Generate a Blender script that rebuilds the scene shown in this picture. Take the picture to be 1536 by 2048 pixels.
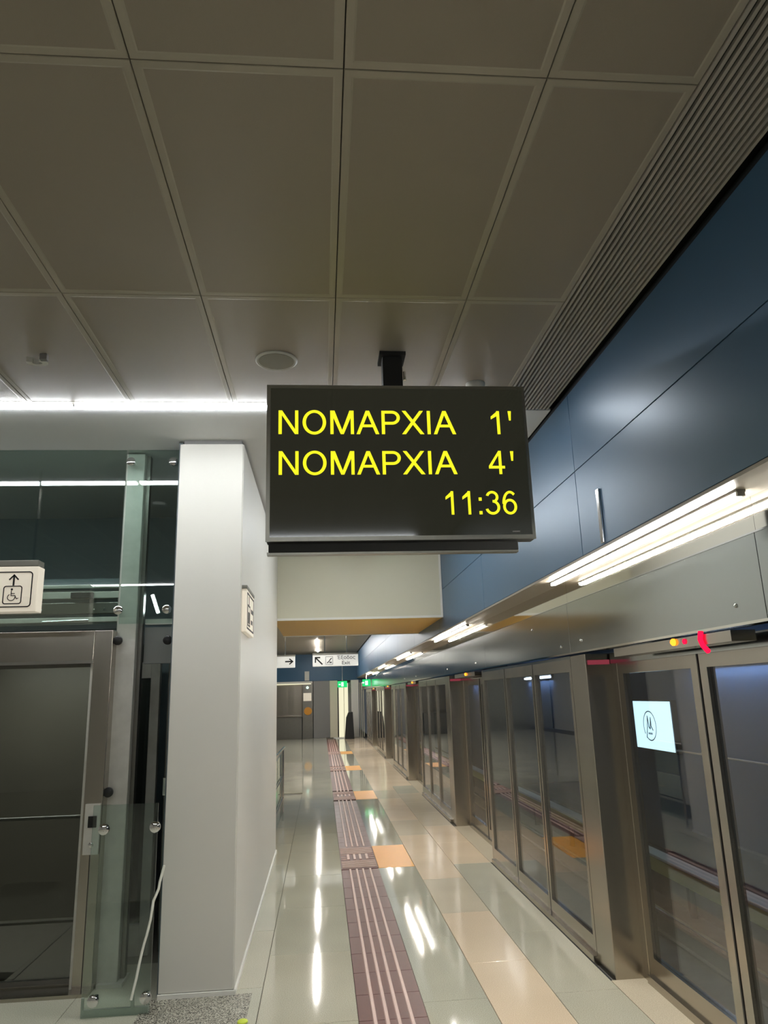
import bpy, bmesh, math, random
from mathutils import Vector, Matrix
random.seed(7)
SC = bpy.context.scene
for o in list(bpy.data.objects): bpy.data.objects.remove(o, do_unlink=True)
COL = SC.collection

# ------------------------------------------------------------------ camera
F, PITCH, YAW, ROLL = 1443.0, .24777, .0912, -.03103
fw = Vector((math.sin(YAW)*math.cos(PITCH), math.cos(YAW)*math.cos(PITCH), math.sin(PITCH)))
rt = Vector((math.cos(YAW), -math.sin(YAW), 0)); up = rt.cross(fw)
c, s = math.cos(ROLL), math.sin(ROLL)
rt2 = rt*c + up*s; up2 = up*c - rt*s
cam = bpy.data.cameras.new('camera'); co = bpy.data.objects.new('camera', cam); COL.objects.link(co)
cam.sensor_fit = 'HORIZONTAL'; cam.sensor_width = 36; cam.lens = 36*F/1536; cam.clip_start = .02; cam.clip_end = 300
co.matrix_world = Matrix(((rt2.x, up2.x, -fw.x, 0), (rt2.y, up2.y, -fw.y, 0), (rt2.z, up2.z, -fw.z, 1.75), (0, 0, 0, 1)))
SC.camera = co

# ------------------------------------------------------------------ world, exposure, light levels
w = bpy.data.worlds.new('world'); SC.world = w; w.use_nodes = True
w.node_tree.nodes['Background'].inputs[0].default_value = (.8, .9, 1, 1)
w.node_tree.nodes['Background'].inputs[1].default_value = .05
SC.view_settings.view_transform = 'Standard'; SC.view_settings.look = 'None'
SC.view_settings.gamma = 1; SC.view_settings.exposure = 0.35
L_CEIL, L_TUBE, L_FAR = 40.0, 112.0, 115.0

# ------------------------------------------------------------------ materials
M = {}
def srgb(r, g, b):
    f = lambda v: (v/255/12.92) if v/255 <= .04045 else ((v/255+.055)/1.055)**2.4
    return (f(r), f(g), f(b), 1)
def mat(name, col, rough=.5, metal=0, noise=0, nscale=8, bump=0, bscale=80, stretch=None, emit=None, estr=0, coat=0, rvar=0, spec=.5):
    m = bpy.data.materials.new(name); m.use_nodes = True; nt = m.node_tree; b = nt.nodes['Principled BSDF']
    b.inputs['Base Color'].default_value = col; b.inputs['Roughness'].default_value = rough; b.inputs['Metallic'].default_value = metal
    b.inputs['Specular IOR Level'].default_value = spec
    if coat: b.inputs['Coat Weight'].default_value = coat; b.inputs['Coat Roughness'].default_value = .08
    if emit: b.inputs['Emission Color'].default_value = emit; b.inputs['Emission Strength'].default_value = estr
    if noise or bump or rvar:
        tc = nt.nodes.new('ShaderNodeTexCoord'); mp = nt.nodes.new('ShaderNodeMapping'); nt.links.new(tc.outputs['Object'], mp.inputs[0])
        if stretch: mp.inputs['Scale'].default_value = stretch
        n = nt.nodes.new('ShaderNodeTexNoise'); n.inputs['Scale'].default_value = nscale; n.inputs['Detail'].default_value = 5
        nt.links.new(mp.outputs[0], n.inputs['Vector'])
    if noise:
        r = nt.nodes.new('ShaderNodeMix'); r.data_type = 'RGBA'
        r.inputs[6].default_value = tuple(v*(1-noise) for v in col[:3])+(1,); r.inputs[7].default_value = tuple(min(1, v*(1+noise)) for v in col[:3])+(1,)
        nt.links.new(n.outputs[0], r.inputs[0]); nt.links.new(r.outputs[2], b.inputs['Base Color'])
    if rvar:
        mr = nt.nodes.new('ShaderNodeMapRange'); mr.inputs[3].default_value = max(0, rough-rvar); mr.inputs[4].default_value = rough+rvar
        nt.links.new(n.outputs[0], mr.inputs[0]); nt.links.new(mr.outputs[0], b.inputs['Roughness'])
    if bump:
        n2 = nt.nodes.new('ShaderNodeTexNoise'); n2.inputs['Scale'].default_value = bscale; nt.links.new(mp.outputs[0], n2.inputs['Vector'])
        bp = nt.nodes.new('ShaderNodeBump'); bp.inputs['Strength'].default_value = bump; bp.inputs['Distance'].default_value = .002
        nt.links.new(n2.outputs[0], bp.inputs['Height']); nt.links.new(bp.outputs[0], b.inputs['Normal'])
    M[name] = m; return m
def emat(name, col, st):
    m = bpy.data.materials.new(name); m.use_nodes = True; nt = m.node_tree; nt.nodes.remove(nt.nodes['Principled BSDF'])
    e = nt.nodes.new('ShaderNodeEmission'); e.inputs[0].default_value = col; e.inputs[1].default_value = st
    nt.links.new(e.outputs[0], nt.nodes['Material Output'].inputs[0]); M[name] = m; return m
def glass(name, tint, ior=1.5, rough=0.0, boost=0.0):
    m = bpy.data.materials.new(name); m.use_nodes = True; nt = m.node_tree; nt.nodes.remove(nt.nodes['Principled BSDF'])
    t = nt.nodes.new('ShaderNodeBsdfTransparent'); t.inputs[0].default_value = tint
    g = nt.nodes.new('ShaderNodeBsdfAnisotropic'); g.inputs['Roughness'].default_value = rough; g.inputs[0].default_value = (1, 1, 1, 1)
    f = nt.nodes.new('ShaderNodeFresnel'); ge = nt.nodes.new('ShaderNodeNewGeometry'); mi = nt.nodes.new('ShaderNodeMix')
    mi.inputs[2].default_value = ior; mi.inputs[3].default_value = 1/ior      # same reflectance entering and leaving the pane
    nt.links.new(ge.outputs['Backfacing'], mi.inputs[0]); nt.links.new(mi.outputs[0], f.inputs[0])
    a = nt.nodes.new('ShaderNodeMath'); a.operation = 'ADD'; a.use_clamp = True; a.inputs[1].default_value = boost
    x = nt.nodes.new('ShaderNodeMixShader')
    nt.links.new(f.outputs[0], a.inputs[0]); nt.links.new(a.outputs[0], x.inputs[0])
    nt.links.new(t.outputs[0], x.inputs[1]); nt.links.new(g.outputs[0], x.inputs[2]); nt.links.new(x.outputs[0], nt.nodes['Material Output'].inputs[0])
    M[name] = m; return m
def granite(name, ca, cb, rough=.12, sp=.35, scale=220):
    """polished stone: fine speckle plus slow cloudy drift"""
    m = bpy.data.materials.new(name); m.use_nodes = True; nt = m.node_tree; b = nt.nodes['Principled BSDF']
    tc = nt.nodes.new('ShaderNodeTexCoord'); g = nt.nodes.new('ShaderNodeNewGeometry')
    n = nt.nodes.new('ShaderNodeTexNoise'); n.inputs['Scale'].default_value = scale; n.inputs['Detail'].default_value = 2
    nt.links.new(g.outputs['Position'], n.inputs['Vector'])
    cr = nt.nodes.new('ShaderNodeValToRGB'); cr.color_ramp.elements[0].position = .5-sp/2; cr.color_ramp.elements[1].position = .5+sp/2
    cr.color_ramp.elements[0].color = cb; cr.color_ramp.elements[1].color = ca
    nt.links.new(n.outputs[0], cr.inputs[0])
    n2 = nt.nodes.new('ShaderNodeTexNoise'); n2.inputs['Scale'].default_value = 1.3; nt.links.new(g.outputs['Position'], n2.inputs['Vector'])
    hs = nt.nodes.new('ShaderNodeHueSaturation'); mr = nt.nodes.new('ShaderNodeMapRange'); mr.inputs[3].default_value = .86; mr.inputs[4].default_value = 1.14
    nt.links.new(n2.outputs[0], mr.inputs[0]); nt.links.new(mr.outputs[0], hs.inputs['Value']); nt.links.new(cr.outputs[0], hs.inputs['Color'])
    nt.links.new(hs.outputs[0], b.inputs['Base Color']); b.inputs['Roughness'].default_value = rough
    M[name] = m; return m

mat('steel', srgb(176, 170, 160), .22, 1, noise=.06, nscale=6, bump=.05, bscale=300, stretch=(1, 1, .05), rvar=.05)
mat('steel_h', srgb(172, 176, 174), .15, 1, noise=.05, nscale=5, stretch=(1, .1, 1), rvar=.05)
mat('steel_polished', srgb(225, 222, 212), .05, 1)
mat('steel_dark', srgb(120, 118, 112), .35, 1, noise=.1, nscale=10)
mat('galvanised', srgb(196, 193, 184), .42, .25, noise=.18, nscale=14, rvar=.08)
mat('chrome', srgb(225, 225, 225), .08, 1)
mat('panel_field', srgb(150, 141, 127), .42, .1, bump=.25, bscale=500)
mat('panel_rim', srgb(168, 161, 146), .36, .1)
mat('ceiling_dark', srgb(10, 10, 10), .8)
mat('plaster_white', srgb(228, 230, 230), .6, noise=.03, nscale=3)
mat('pillar_white', srgb(214, 211, 202), .45, noise=.02, nscale=2)
mat('bulkhead_paint', srgb(214, 210, 188), .5, noise=.02, nscale=2)
mat('slat', srgb(185, 178, 168), .45, .1)
mat('blue_panel', srgb(56, 92, 122), .38, .15, noise=.06, nscale=1.2, spec=.7)
mat('blue_deep', srgb(40, 82, 112), .35, .1, noise=.05, nscale=1)
mat('joint_dark', srgb(18, 22, 26), .8)
mat('ochre', srgb(222, 176, 78), .5)
mat('cream_wall', srgb(222, 215, 190), .6)
mat('grey_panel', srgb(128, 126, 124), .45, .2)
mat('black', srgb(14, 14, 14), .35)
mat('black_matt', srgb(30, 30, 28), .7)
mat('slate', srgb(104, 114, 118), .7, noise=.12, nscale=2)
mat('cab_dark', srgb(104, 98, 86), .45, .2, noise=.1, nscale=2)
mat('cab_floor', srgb(120, 114, 104), .4, noise=.15, nscale=12)
mat('tunnel_wall', srgb(88, 112, 150), .75, noise=.2, nscale=1.2)
mat('tunnel_floor', srgb(98, 94, 88), .85, noise=.3, nscale=5, bump=.5, bscale=20)
mat('rail_steel', srgb(200, 200, 200), .18, 1)
mat('third_rail_cover', srgb(196, 192, 110), .5)
mat('third_rail_top', srgb(225, 228, 215), .5)
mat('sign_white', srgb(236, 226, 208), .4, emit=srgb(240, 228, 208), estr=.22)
mat('sign_far', srgb(225, 225, 220), .4, emit=srgb(225, 225, 220), estr=.30)
mat('sign_ink', srgb(16, 14, 12), .5)
mat('sign_cap', srgb(128, 126, 116), .4, .3)
mat('tactile_brown', srgb(96, 54, 46), .42, noise=.14, nscale=30)
mat('tactile_rib', srgb(214, 184, 172), .4, noise=.06, nscale=60)
mat('orange_tile', srgb(226, 158, 62), .4, noise=.05, nscale=30)
mat('grout', srgb(120, 116, 104), .8)
mat('tv_screen', srgb(20, 21, 19), .06, 0, emit=srgb(60, 60, 48), estr=.30)
mat('tv_frame', srgb(150, 148, 138), .3, .8)
mat('plastic_white', srgb(205, 204, 196), .45)
mat('speaker_mesh', srgb(150, 148, 136), .6, bump=.5, bscale=600)
mat('white_trim', srgb(232, 230, 222), .4)
mat('glint_white', srgb(238, 238, 226), .5)
mat('yellow_green', srgb(205, 220, 70), .5)
mat('amber_sign', srgb(205, 140, 40), .5)
emat('tv_text', srgb(250, 245, 40), .92)
emat('lamp_ceiling', (.93, .97, 1, 1), L_CEIL)
emat('lamp_tube', (1, .97, .90, 1), L_TUBE)
emat('lamp_far', (1, .98, .94, 1), L_FAR)
emat('lamp_door', srgb(246, 240, 205), .8)
emat('exit_green', srgb(40, 200, 110), 1.1)
emat('exit_white', srgb(210, 255, 230), 1.2)
emat('lamp_orange', srgb(255, 150, 40), 2.2)
emat('red_glow_dim', srgb(180, 75, 90), .38)
emat('lamp_red', srgb(255, 20, 60), 1.6)
emat('screen_lit', srgb(200, 238, 255), 1.6)
emat('screen_ink', srgb(50, 75, 75), .4)
emat('lamp_tunnel', (.60, .77, 1, 1), 30.0)
emat('lamp_shaft_fill', (.92, .98, 1, 1), 26.0)  # strip lamp by the pillar, plus the added shaft and car fill lights
glass('glass_door', (.88, .90, .92, 1), 1.5, .0, .01)
glass('glass_lift', (.84, .91, .885, 1), 1.5, .0, .015)
glass('glass_cab', (.62, .64, .61, 1), 1.45, .0, .0)
granite('stone_grey', srgb(206, 203, 184), srgb(162, 160, 143), .05)
granite('stone_grey2', srgb(208, 203, 183), srgb(166, 162, 144), .055)
granite('stone_beige', srgb(236, 216, 188), srgb(206, 184, 156), .13)
granite('stone_beige2', srgb(220, 208, 184), srgb(190, 177, 154), .12)
granite('stone_speckle', srgb(196, 192, 176), srgb(70, 68, 60), .25, .22, 150)

# ------------------------------------------------------------------ builders
class MB:
    def __init__(s): s.v = []; s.f = []; s.mi = []; s.cur = 0
    def m(s, i): s.cur = i; return s
    def quadbox(s, P):
        n = len(s.v); s.v += [Vector(p) for p in P]
        for f in ((0, 3, 2, 1), (4, 5, 6, 7), (0, 1, 5, 4), (1, 2, 6, 5), (2, 3, 7, 6), (3, 0, 4, 7)):
            s.f.append(tuple(n+i for i in f)); s.mi.append(s.cur)
        return s
    def box(s, x0, x1, y0, y1, z0, z1):
        return s.quadbox([(x0, y0, z0), (x1, y0, z0), (x1, y1, z0), (x0, y1, z0), (x0, y0, z1), (x1, y0, z1), (x1, y1, z1), (x0, y1, z1)])
    def poly(s, pts, d):
        """flat outline pts extruded by vector d"""
        n = len(s.v); k = len(pts); d = Vector(d)
        s.v += [Vector(p) for p in pts] + [Vector(p)+d for p in pts]
        s.f.append(tuple(n+i for i in range(k))[::-1]); s.mi.append(s.cur)
        s.f.append(tuple(n+k+i for i in range(k))); s.mi.append(s.cur)
        for i in range(k):
            j = (i+1) % k; s.f.append((n+i, n+j, n+k+j, n+k+i)); s.mi.append(s.cur)
        return s
    def tube(s, pts, r, seg=12, r2=None):
        pts = [Vector(p) for p in pts]; n = len(s.v)
        for i, p in enumerate(pts):
            d = (pts[min(i+1, len(pts)-1)] - pts[max(i-1, 0)]).normalized()
            a = d.orthogonal().normalized() if i == 0 else (a - d*a.dot(d)).normalized()
            b = d.cross(a); rr = r if r2 is None else r+(r2-r)*i/(len(pts)-1)
            for k in range(seg):
                t = 2*math.pi*k/seg; s.v.append(p + a*math.cos(t)*rr + b*math.sin(t)*rr)
        for i in range(len(pts)-1):
            for k in range(seg):
                q = n+i*seg; s.f.append((q+k, q+(k+1) % seg, q+seg+(k+1) % seg, q+seg+k)); s.mi.append(s.cur)
        s.f.append(tuple(n+k for k in range(seg))[::-1]); s.mi.append(s.cur)
        e = n+(len(pts)-1)*seg; s.f.append(tuple(e+k for k in range(seg))); s.mi.append(s.cur)
        return s
    def lathe(s, o, axis, prof, seg=24):
        """prof = [(radius, height)] around axis from point o"""
        o = Vector(o); ax = Vector(axis).normalized(); a = ax.orthogonal().normalized(); b = ax.cross(a); n = len(s.v)
        for r, h in prof:
            for k in range(seg):
                t = 2*math.pi*k/seg; s.v.append(o + ax*h + (a*math.cos(t)+b*math.sin(t))*max(r, 1e-4))
        for i in range(len(prof)-1):
            for k in range(seg):
                q = n+i*seg; s.f.append((q+k, q+(k+1) % seg, q+seg+(k+1) % seg, q+seg+k)); s.mi.append(s.cur)
        s.f.append(tuple(n+k for k in range(seg))[::-1]); s.mi.append(s.cur)
        e = n+(len(prof)-1)*seg; s.f.append(tuple(e+k for k in range(seg))); s.mi.append(s.cur)
        return s
    def build(s, name, mats, parent=None, origin=None, smooth=False, bevel=0, kind=None, label=None):
        if isinstance(mats, str): mats = [mats]
        if parent is not None and origin is None:
            p = parent; o = Vector((0, 0, 0))
            while p is not None: o += p.location; p = p.parent
            org = o
        elif origin is not None: org = Vector(origin)
        else:
            xs = [v.x for v in s.v]; ys = [v.y for v in s.v]; zs = [v.z for v in s.v]
            org = Vector(((min(xs)+max(xs))/2, (min(ys)+max(ys))/2, min(zs)))
        me = bpy.data.meshes.new(name); me.from_pydata([tuple(v-org) for v in s.v], [], s.f)
        for m in mats: me.materials.append(M[m])
        for i, p in enumerate(me.polygons): p.material_index = min(s.mi[i], len(mats)-1); p.use_smooth = smooth
        bm = bmesh.new(); bm.from_mesh(me); bmesh.ops.recalc_face_normals(bm, faces=bm.faces)
        if bevel:
            bmesh.ops.remove_doubles(bm, verts=bm.verts, dist=1e-6)
            bmesh.ops.bevel(bm, geom=list(bm.edges), offset=bevel, segments=2, affect='EDGES', profile=.5)
        if smooth:
            for e in bm.edges:
                if len(e.link_faces) == 2 and e.calc_face_angle(0) > .7: e.smooth = False
        bm.to_mesh(me); bm.free(); me.update()
        ob = bpy.data.objects.new(name, me); COL.objects.link(ob)
        if parent is not None: ob.parent = parent
        else: ob.location = org
        if kind: ob['kind'] = kind
        if label: ob['label'] = label
        return ob
def thing(name, loc, label, cat, group=None):
    o = bpy.data.objects.new(name, None); o.empty_display_size = .1; COL.objects.link(o); o.location = loc
    return tag(o, label, cat, group)
def tag(o, label, cat, group=None):
    o['label'] = label; o['category'] = cat
    if group: o['group'] = group
    return o
def struct(name, mb, mats, **k):
    o = mb.build(name, mats, **k); o['kind'] = 'structure'; return o
def placed(name, me, loc, parent=None, kind=None):
    o = bpy.data.objects.new(name, me); COL.objects.link(o); o.location = loc
    if parent is not None: o.parent = parent
    return o
def copy_tree(o, dloc, parent=None, label=None):
    cc = o.copy(); COL.objects.link(cc)
    if parent is None: cc.location = o.location + Vector(dloc)
    cc.parent = parent
    if label: cc['label'] = label
    for ch in list(o.children): copy_tree(ch, dloc, cc)
    return cc
def textmesh(name, body, x0, x1, z0, z1, y, mname, parent, depth=.002, facing='-Y', keep=False):
    """solid lettering fitted to a box in the XZ plane, readable from -Y"""
    cu = bpy.data.curves.new(name, 'FONT'); cu.body = body; cu.extrude = .0; cu.size = 1
    t = bpy.data.objects.new(name, cu); COL.objects.link(t)
    dg = bpy.context.evaluated_depsgraph_get(); dg.update()
    me = bpy.data.meshes.new_from_object(t.evaluated_get(dg)); COL.objects.unlink(t); bpy.data.objects.remove(t)
    xs = [v.co.x for v in me.vertices]; ys = [v.co.y for v in me.vertices]
    sx = (x1-x0)/(max(xs)-min(xs)); sy = (z1-z0)/(max(ys)-min(ys)); mx, my = min(xs), min(ys)
    o = Vector((0, 0, 0)); p = parent
    while p is not None: o += p.location; p = p.parent
    for v in me.vertices:
        v.co = Vector((x0+(v.co.x-mx)*sx, y, z0+(v.co.y-my)*sy)) - o
    me.materials.clear(); me.materials.append(M[mname])
    bm = bmesh.new(); bm.from_mesh(me)
    r = bmesh.ops.extrude_face_region(bm, geom=list(bm.faces))
    for v in r['geom']:
        if isinstance(v, bmesh.types.BMVert): v.co.y -= depth
    bmesh.ops.recalc_face_normals(bm, faces=bm.faces); bm.to_mesh(me); bm.free()
    me.name = name; ob = bpy.data.objects.new(name, me); COL.objects.link(ob); ob.parent = parent
    return ob

H = 3.59           # ceiling height
XW = 1.571         # blue wall plane
XF = 1.79          # steel fascia / platform edge
YB, YE = -6.0, 33.0

# ================================================================== SETTING
# ---- floor: screed base, then every tile that can be told apart
floor = struct('floor', MB().box(-7, XF, YB, YE+8, -.30, -.012), 'grout')
def tile_mesh(name, wx, wy, m):
    mb = MB(); g = .0018; b = .0015
    x, y = wx/2-g, wy/2-g
    n = len(mb.v); mb.v += [Vector(p) for p in ((-x, -y, -.012), (x, -y, -.012), (x, y, -.012), (-x, y, -.012), (-x, -y, -b), (x, -y, -b), (x, y, -b), (-x, y, -b), (-x+b, -y+b, 0), (x-b, -y+b, 0), (x-b, y-b, 0), (-x+b, y-b, 0))]
    for f in ((0, 1, 5, 4), (1, 2, 6, 5), (2, 3, 7, 6), (3, 0, 4, 7), (4, 5, 9, 8), (5, 6, 10, 9), (6, 7, 11, 10), (7, 4, 8, 11), (8, 9, 10, 11)):
        mb.f.append(f); mb.mi.append(0)
    o = mb.build(name, m, origin=(0, 0, 0)); me = o.data; bpy.data.objects.remove(o); return me
TX = [-6.28]
while TX[-1] < -.6: TX.append(TX[-1]+.57)      # left columns up to the strip
colsL = [(-.57-.57*k, -.57*k) for k in range(0, 11)]
colsL = [(a+.19, b+.19) for a, b in colsL]      # ends at x=.19, the strip's edge
ORANGE = [8.75, 13.92, 19.02, 24.1]
cache = {}
def tile(x0, x1, y0, y1, m):
    k = (round(x1-x0, 3), round(y1-y0, 3), m)
    if k not in cache: cache[k] = tile_mesh('floor_tile', x1-x0, y1-y0, m)
    placed('floor_tile', cache[k], (Vector(((x0+x1)/2, (y0+y1)/2, 0)) - floor.location), floor)
for ci, (a, b) in enumerate(colsL):
    L = 1.14; y = 2.3 + (.57 if ci % 2 else 0)
    yend = 14 if ci < 2 else (5.05 if b < -.9 else (14 if ci < 3 else 5.05))
    if ci >= 5: yend = 5.1
    while y < yend:
        tile(a, b, y, y+L, 'stone_grey' if random.random() < .6 else 'stone_grey2'); y += L
for ci, (a, b) in enumerate(((.575, .96), (.96, 1.365), (1.365, 1.765))):
    y = 8.18-1.14*5+(.57 if ci == 1 else 0); k = 0
    while y < 14.6:
        isor = ci == 0 and any(abs(y+.57-o) < .6 for o in ORANGE[:1])
        if ci == 0 and y > 9.2 and y < 13.3: m = 'stone_grey'
        elif isor: m = None
        elif ci == 0: m = 'stone_grey'
        elif ci == 1: m = 'stone_beige' if random.random() < .75 else 'stone_beige2'
        else: m = random.choice(['stone_beige', 'stone_beige2', 'stone_beige2', 'stone_grey2']) if not 4.6 < y < 7.2 else 'stone_grey2'
        if ci == 0 and any(y < o+.5 and y+1.14 > o-.5 for o in ORANGE): m = None
        if m: tile(a, b, y, y+1.14, m)
        y += 1.14
# far floor, where tiles merge
far = MB()
far.box(-6.08, .19, 14.57, YE+6, -.012, -.0005); far.box(-6.08, -1.52, 5.1, 14.57, -.012, -.0005)
far.build('floor_slab', 'stone_grey', floor)
far = MB().box(.575, .96, 14.49, YE+6, -.012, -.0005).box(.575, .96, 7.03, 8.175, -.012, -.0005).box(.575, .96, 9.325, 14.49, -.012, -.0007)
far.build('floor_slab', 'stone_grey', floor)
far = MB().box(.96, 1.765, 14.9, YE+6, -.012, -.0005); far.build('floor_slab', 'stone_beige', floor)
near = MB().box(-6.08, 1.765, YB, 2.3, -.012, -.0008); near.build('floor_slab', 'stone_grey2', floor)
near = MB().box(.575, 1.765, 2.3, 2.47, -.012, -.001); near.build('floor_slab', 'stone_beige', floor)
# speckled stone apron at the foot of the white pillar
MB().box(-1.07, -.44, 4.40, 5.06, .0, .004).build('floor_slab', 'stone_speckle', floor, label='dark speckled granite slab at the foot of the white pillar')

# ---- guidance strip with its brown tiles, ribs and cross-ribbed tiles
strip = thing('tactile_strip', (.3825, 2.4, 0), 'brown tactile guidance strip with four pale ribs running along the platform floor', 'floor strip')
tm = MB().box(-.192, .192, -.178, .178, -.012, .002).build('tile', 'tactile_brown', origin=(0, 0, 0), bevel=.0012)
tme = tm.data; bpy.data.objects.remove(tm)
CROSS = [o for o in ORANGE]
y = 2.4; n = 0
while y < 31.4 and n < 110:
    yc = y+.18
    if not any(abs(yc-o) < .62 for o in CROSS): placed('tile', tme, Vector((.3825, yc, 0))-strip.location, strip)
    y += .36; n += 1
xr = [.28, .348, .412, .486]
def runs():
    ed = [2.4]
    for o in CROSS: ed += [o-.56, o+.56]
    ed.append(31.6)
    return [(ed[i], ed[i+1]) for i in range(0, len(ed), 2)]
for a, b in runs():
    for x in xr: 
        mb = MB(); n0 = 0
        mb.quadbox([(x-.013, a+.02, .001), (x+.013, a+.02, .001), (x+.013, b-.02, .001), (x-.013, b-.02, .001), (x-.008, a+.03, .009), (x+.008, a+.03, .009), (x+.008, b-.03, .009), (x-.008, b-.03, .009)])
        mb.build('rib', 'tactile_rib', strip)
for o in CROSS:
    MB().box(.19, .575, o-.56, o+.56, -.012, .001).build('cross_tile', 'tactile_brown', strip)
    for sgn in (-1, 1):
        for k in range(7):
            yy = o + sgn*(.19+.05*k)
            MB().box(.2, .565, yy-.009, yy+.009, .001, .007).build('cross_rib', 'tactile_rib', strip)
    for k in range(3):
        yy = o-.1+.1*k
        for (xa, xb) in ((.2, .262), (.503, .565)): MB().box(xa, xb, yy-.009, yy+.009, .001, .007).build('cross_rib', 'tactile_rib', strip)
    for x in xr: MB().box(x-.014, x+.014, o-.13, o+.13, .001, .010).build('stud', 'tactile_rib', strip, bevel=.003)
for o, nm in zip(ORANGE, ('nearest orange floor tile beside the brown tactile strip', 'second orange floor tile along the brown tactile strip', 'third orange floor tile, small, along the tactile strip', 'farthest orange floor tile on the platform')):
    t = MB().box(.58, .955, o-.57, o+.57, -.011, .0015).build('orange_tile', 'orange_tile', bevel=.001)
    tag(t, nm, 'floor tile', 'orange tiles marking the doors')

# ---- ceiling: dark void plate, then each panel
ceil_ = struct('ceiling', MB().box(-7, XW+.3, YB, 4.46, H+.06, H+.2).box(-7, XW+.3, 4.46, 11.8, H+.012, H+.2).box(-7, XW+.3, 11.8, YE+2, H+.012, H+.2), 'ceiling_dark')
def ceiling_panel(wx, wy):
    mb = MB(); g = .0016; r = .024; x, y = wx/2-g, wy/2-g
    def ring(x, y, z): 
        n = len(mb.v); mb.v.extend([Vector(p) for p in ((-x, -y, z), (x, -y, z), (x, y, z), (-x, y, z))]); return n
    a = ring(x, y, .03); b = ring(x, y, .002); c0 = ring(x-.002, y-.002, 0); d = ring(x-r, y-r, 0); e = ring(x-r-.006, y-r-.006, .0012)
    for p, q, m in ((a, b, 0), (b, c0, 0), (c0, d, 0), (d, e, 0)):
        for k in range(4): mb.f.append((p+k, p+(k+1) % 4, q+(k+1) % 4, q+k)); mb.mi.append(m)
    mb.f.append((e, e+3, e+2, e+1)); mb.mi.append(1)
    o = mb.build('ceiling_panel', ['panel_rim', 'panel_field'], origin=(0, 0, 0)); me = o.data; bpy.data.objects.remove(o); return me
xj = [.083+.632*k for k in range(-8, 2)]
yj = [1.79+1.30*k for k in range(-2, 3)]
pc = {}
for i in range(len(xj)):
    x0 = xj[i]; x1 = xj[i+1] if i+1 < len(xj) else 1.205
    for j in range(len(yj)-1):
        k = round(x1-x0, 3)
        if k not in pc: pc[k] = ceiling_panel(x1-x0, 1.30)
        placed('ceiling_panel', pc[k], Vector(((x0+x1)/2, (yj[j]+yj[j+1])/2, H))-ceil_.location, ceil_)
MB().box(-5, 1.205, YB, yj[0], H, H+.03).build('ceiling_sheet', 'panel_field', ceil_)
MB().box(-6.5, 1.205, 4.394, 4.40, H, H+.03).build('ceiling_edge', 'panel_rim', ceil_)
MB().box(-6.9, xj[0], yj[0], 4.39, H, H+.03).build('ceiling_sheet', 'panel_field', ceil_)
# white plaster field beyond the light line
MB().box(-6.9, XW-.004, 4.475, 9.24, H, H+.012).build('ceiling_sheet', 'plaster_white', ceil_, label='white plastered ceiling field around the pillar')
MB().box(-6.9, XW-.03, 11.73, YE, H, H+.012).build('ceiling_sheet', 'panel_field', ceil_)
# slatted grille strip between ceiling panels and the blue wall
for k in range(14):
    x = 1.214+k*.0247
    MB().box(x-.0062, x+.0062, YB, 4.455, H-.004, H+.010).build('slat', 'slat', ceil_)
for yy in (-.8, .6, 2.0, 3.4): MB().box(1.2, 1.56, yy-.01, yy+.01, H+.026, H+.045).build('slat_carrier', 'black_matt', ceil_)

# ---- blue wall above the platform doors: base + panels with joints
wall_r = struct('wall_right', MB().box(XW+.012, XF+.15, YB, YE, 2.52, H+.01), 'joint_dark')
ys = [-4.02, -1.30, 4.15-2.72, 4.15, 6.87, 9.59, 12.3, 15.0, 17.8, 20.5, 23.2, 26.0, 28.7, YE]
for j in range(len(ys)-1):
    for (z0, z1) in ((2.52, 3.05), (3.05, H-.03)):
        MB().box(XW, XW+.02, ys[j]+.003, ys[j+1]-.003, z0+.003, z1-.002).build('wall_panel', 'blue_panel', wall_r, bevel=.0015)
# ceiling side gap
# underside of the blue wall, where the tubes sit, and steel header behind
trim1 = struct('trim_1', MB().box(XW, XF, YB, YE, 2.505, 2.52), 'panel_field')

# ================================================================== PLATFORM DOORS
fascia = thing('steel_fascia', (XF, 13, 2.0), 'long brushed steel fascia above the platform screen doors, with reflections and small bolts', 'fascia')
yf = [-3.0, -.05, 2.76, 5.12, 7.9, 10.57, 13.4, 16.0, 18.8, 21.5, 24.2, 27, 30, YE]
for j in range(len(yf)-1):
    MB().box(XF-.012, XF+.02, yf[j]+.002, yf[j+1]-.002, 2.0, 2.352).build('fascia_panel', 'steel_h', fascia, bevel=.001)
    MB().box(XF-.004, XF+.02, yf[j]+.001, yf[j+1]-.001, 2.356, 2.505).build('reflector_panel', 'steel_polished', fascia)
MB().box(XF-.016, XF-.004, YB+3, YE, 2.350, 2.357).build('fascia_lip', 'chrome', fascia)
MB().box(XF-.02, XF+.05, YB+3, YE, 1.988, 2.0).build('fascia_lip', 'steel_polished', fascia)
for (yy, zz) in ((4.886, 2.069), (2.968, 2.074), (5.318, 2.053), (6.03, 2.24), (8.4, 2.07), (10.35, 2.07), (13.85, 2.07), (15.8, 2.07)):
    MB().lathe((XF-.012, yy, zz), (-1, 0, 0), [(.009, 0), (.009, .004), (.004, .008)], 10).build('bolt', 'chrome', fascia, smooth=True)

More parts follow.
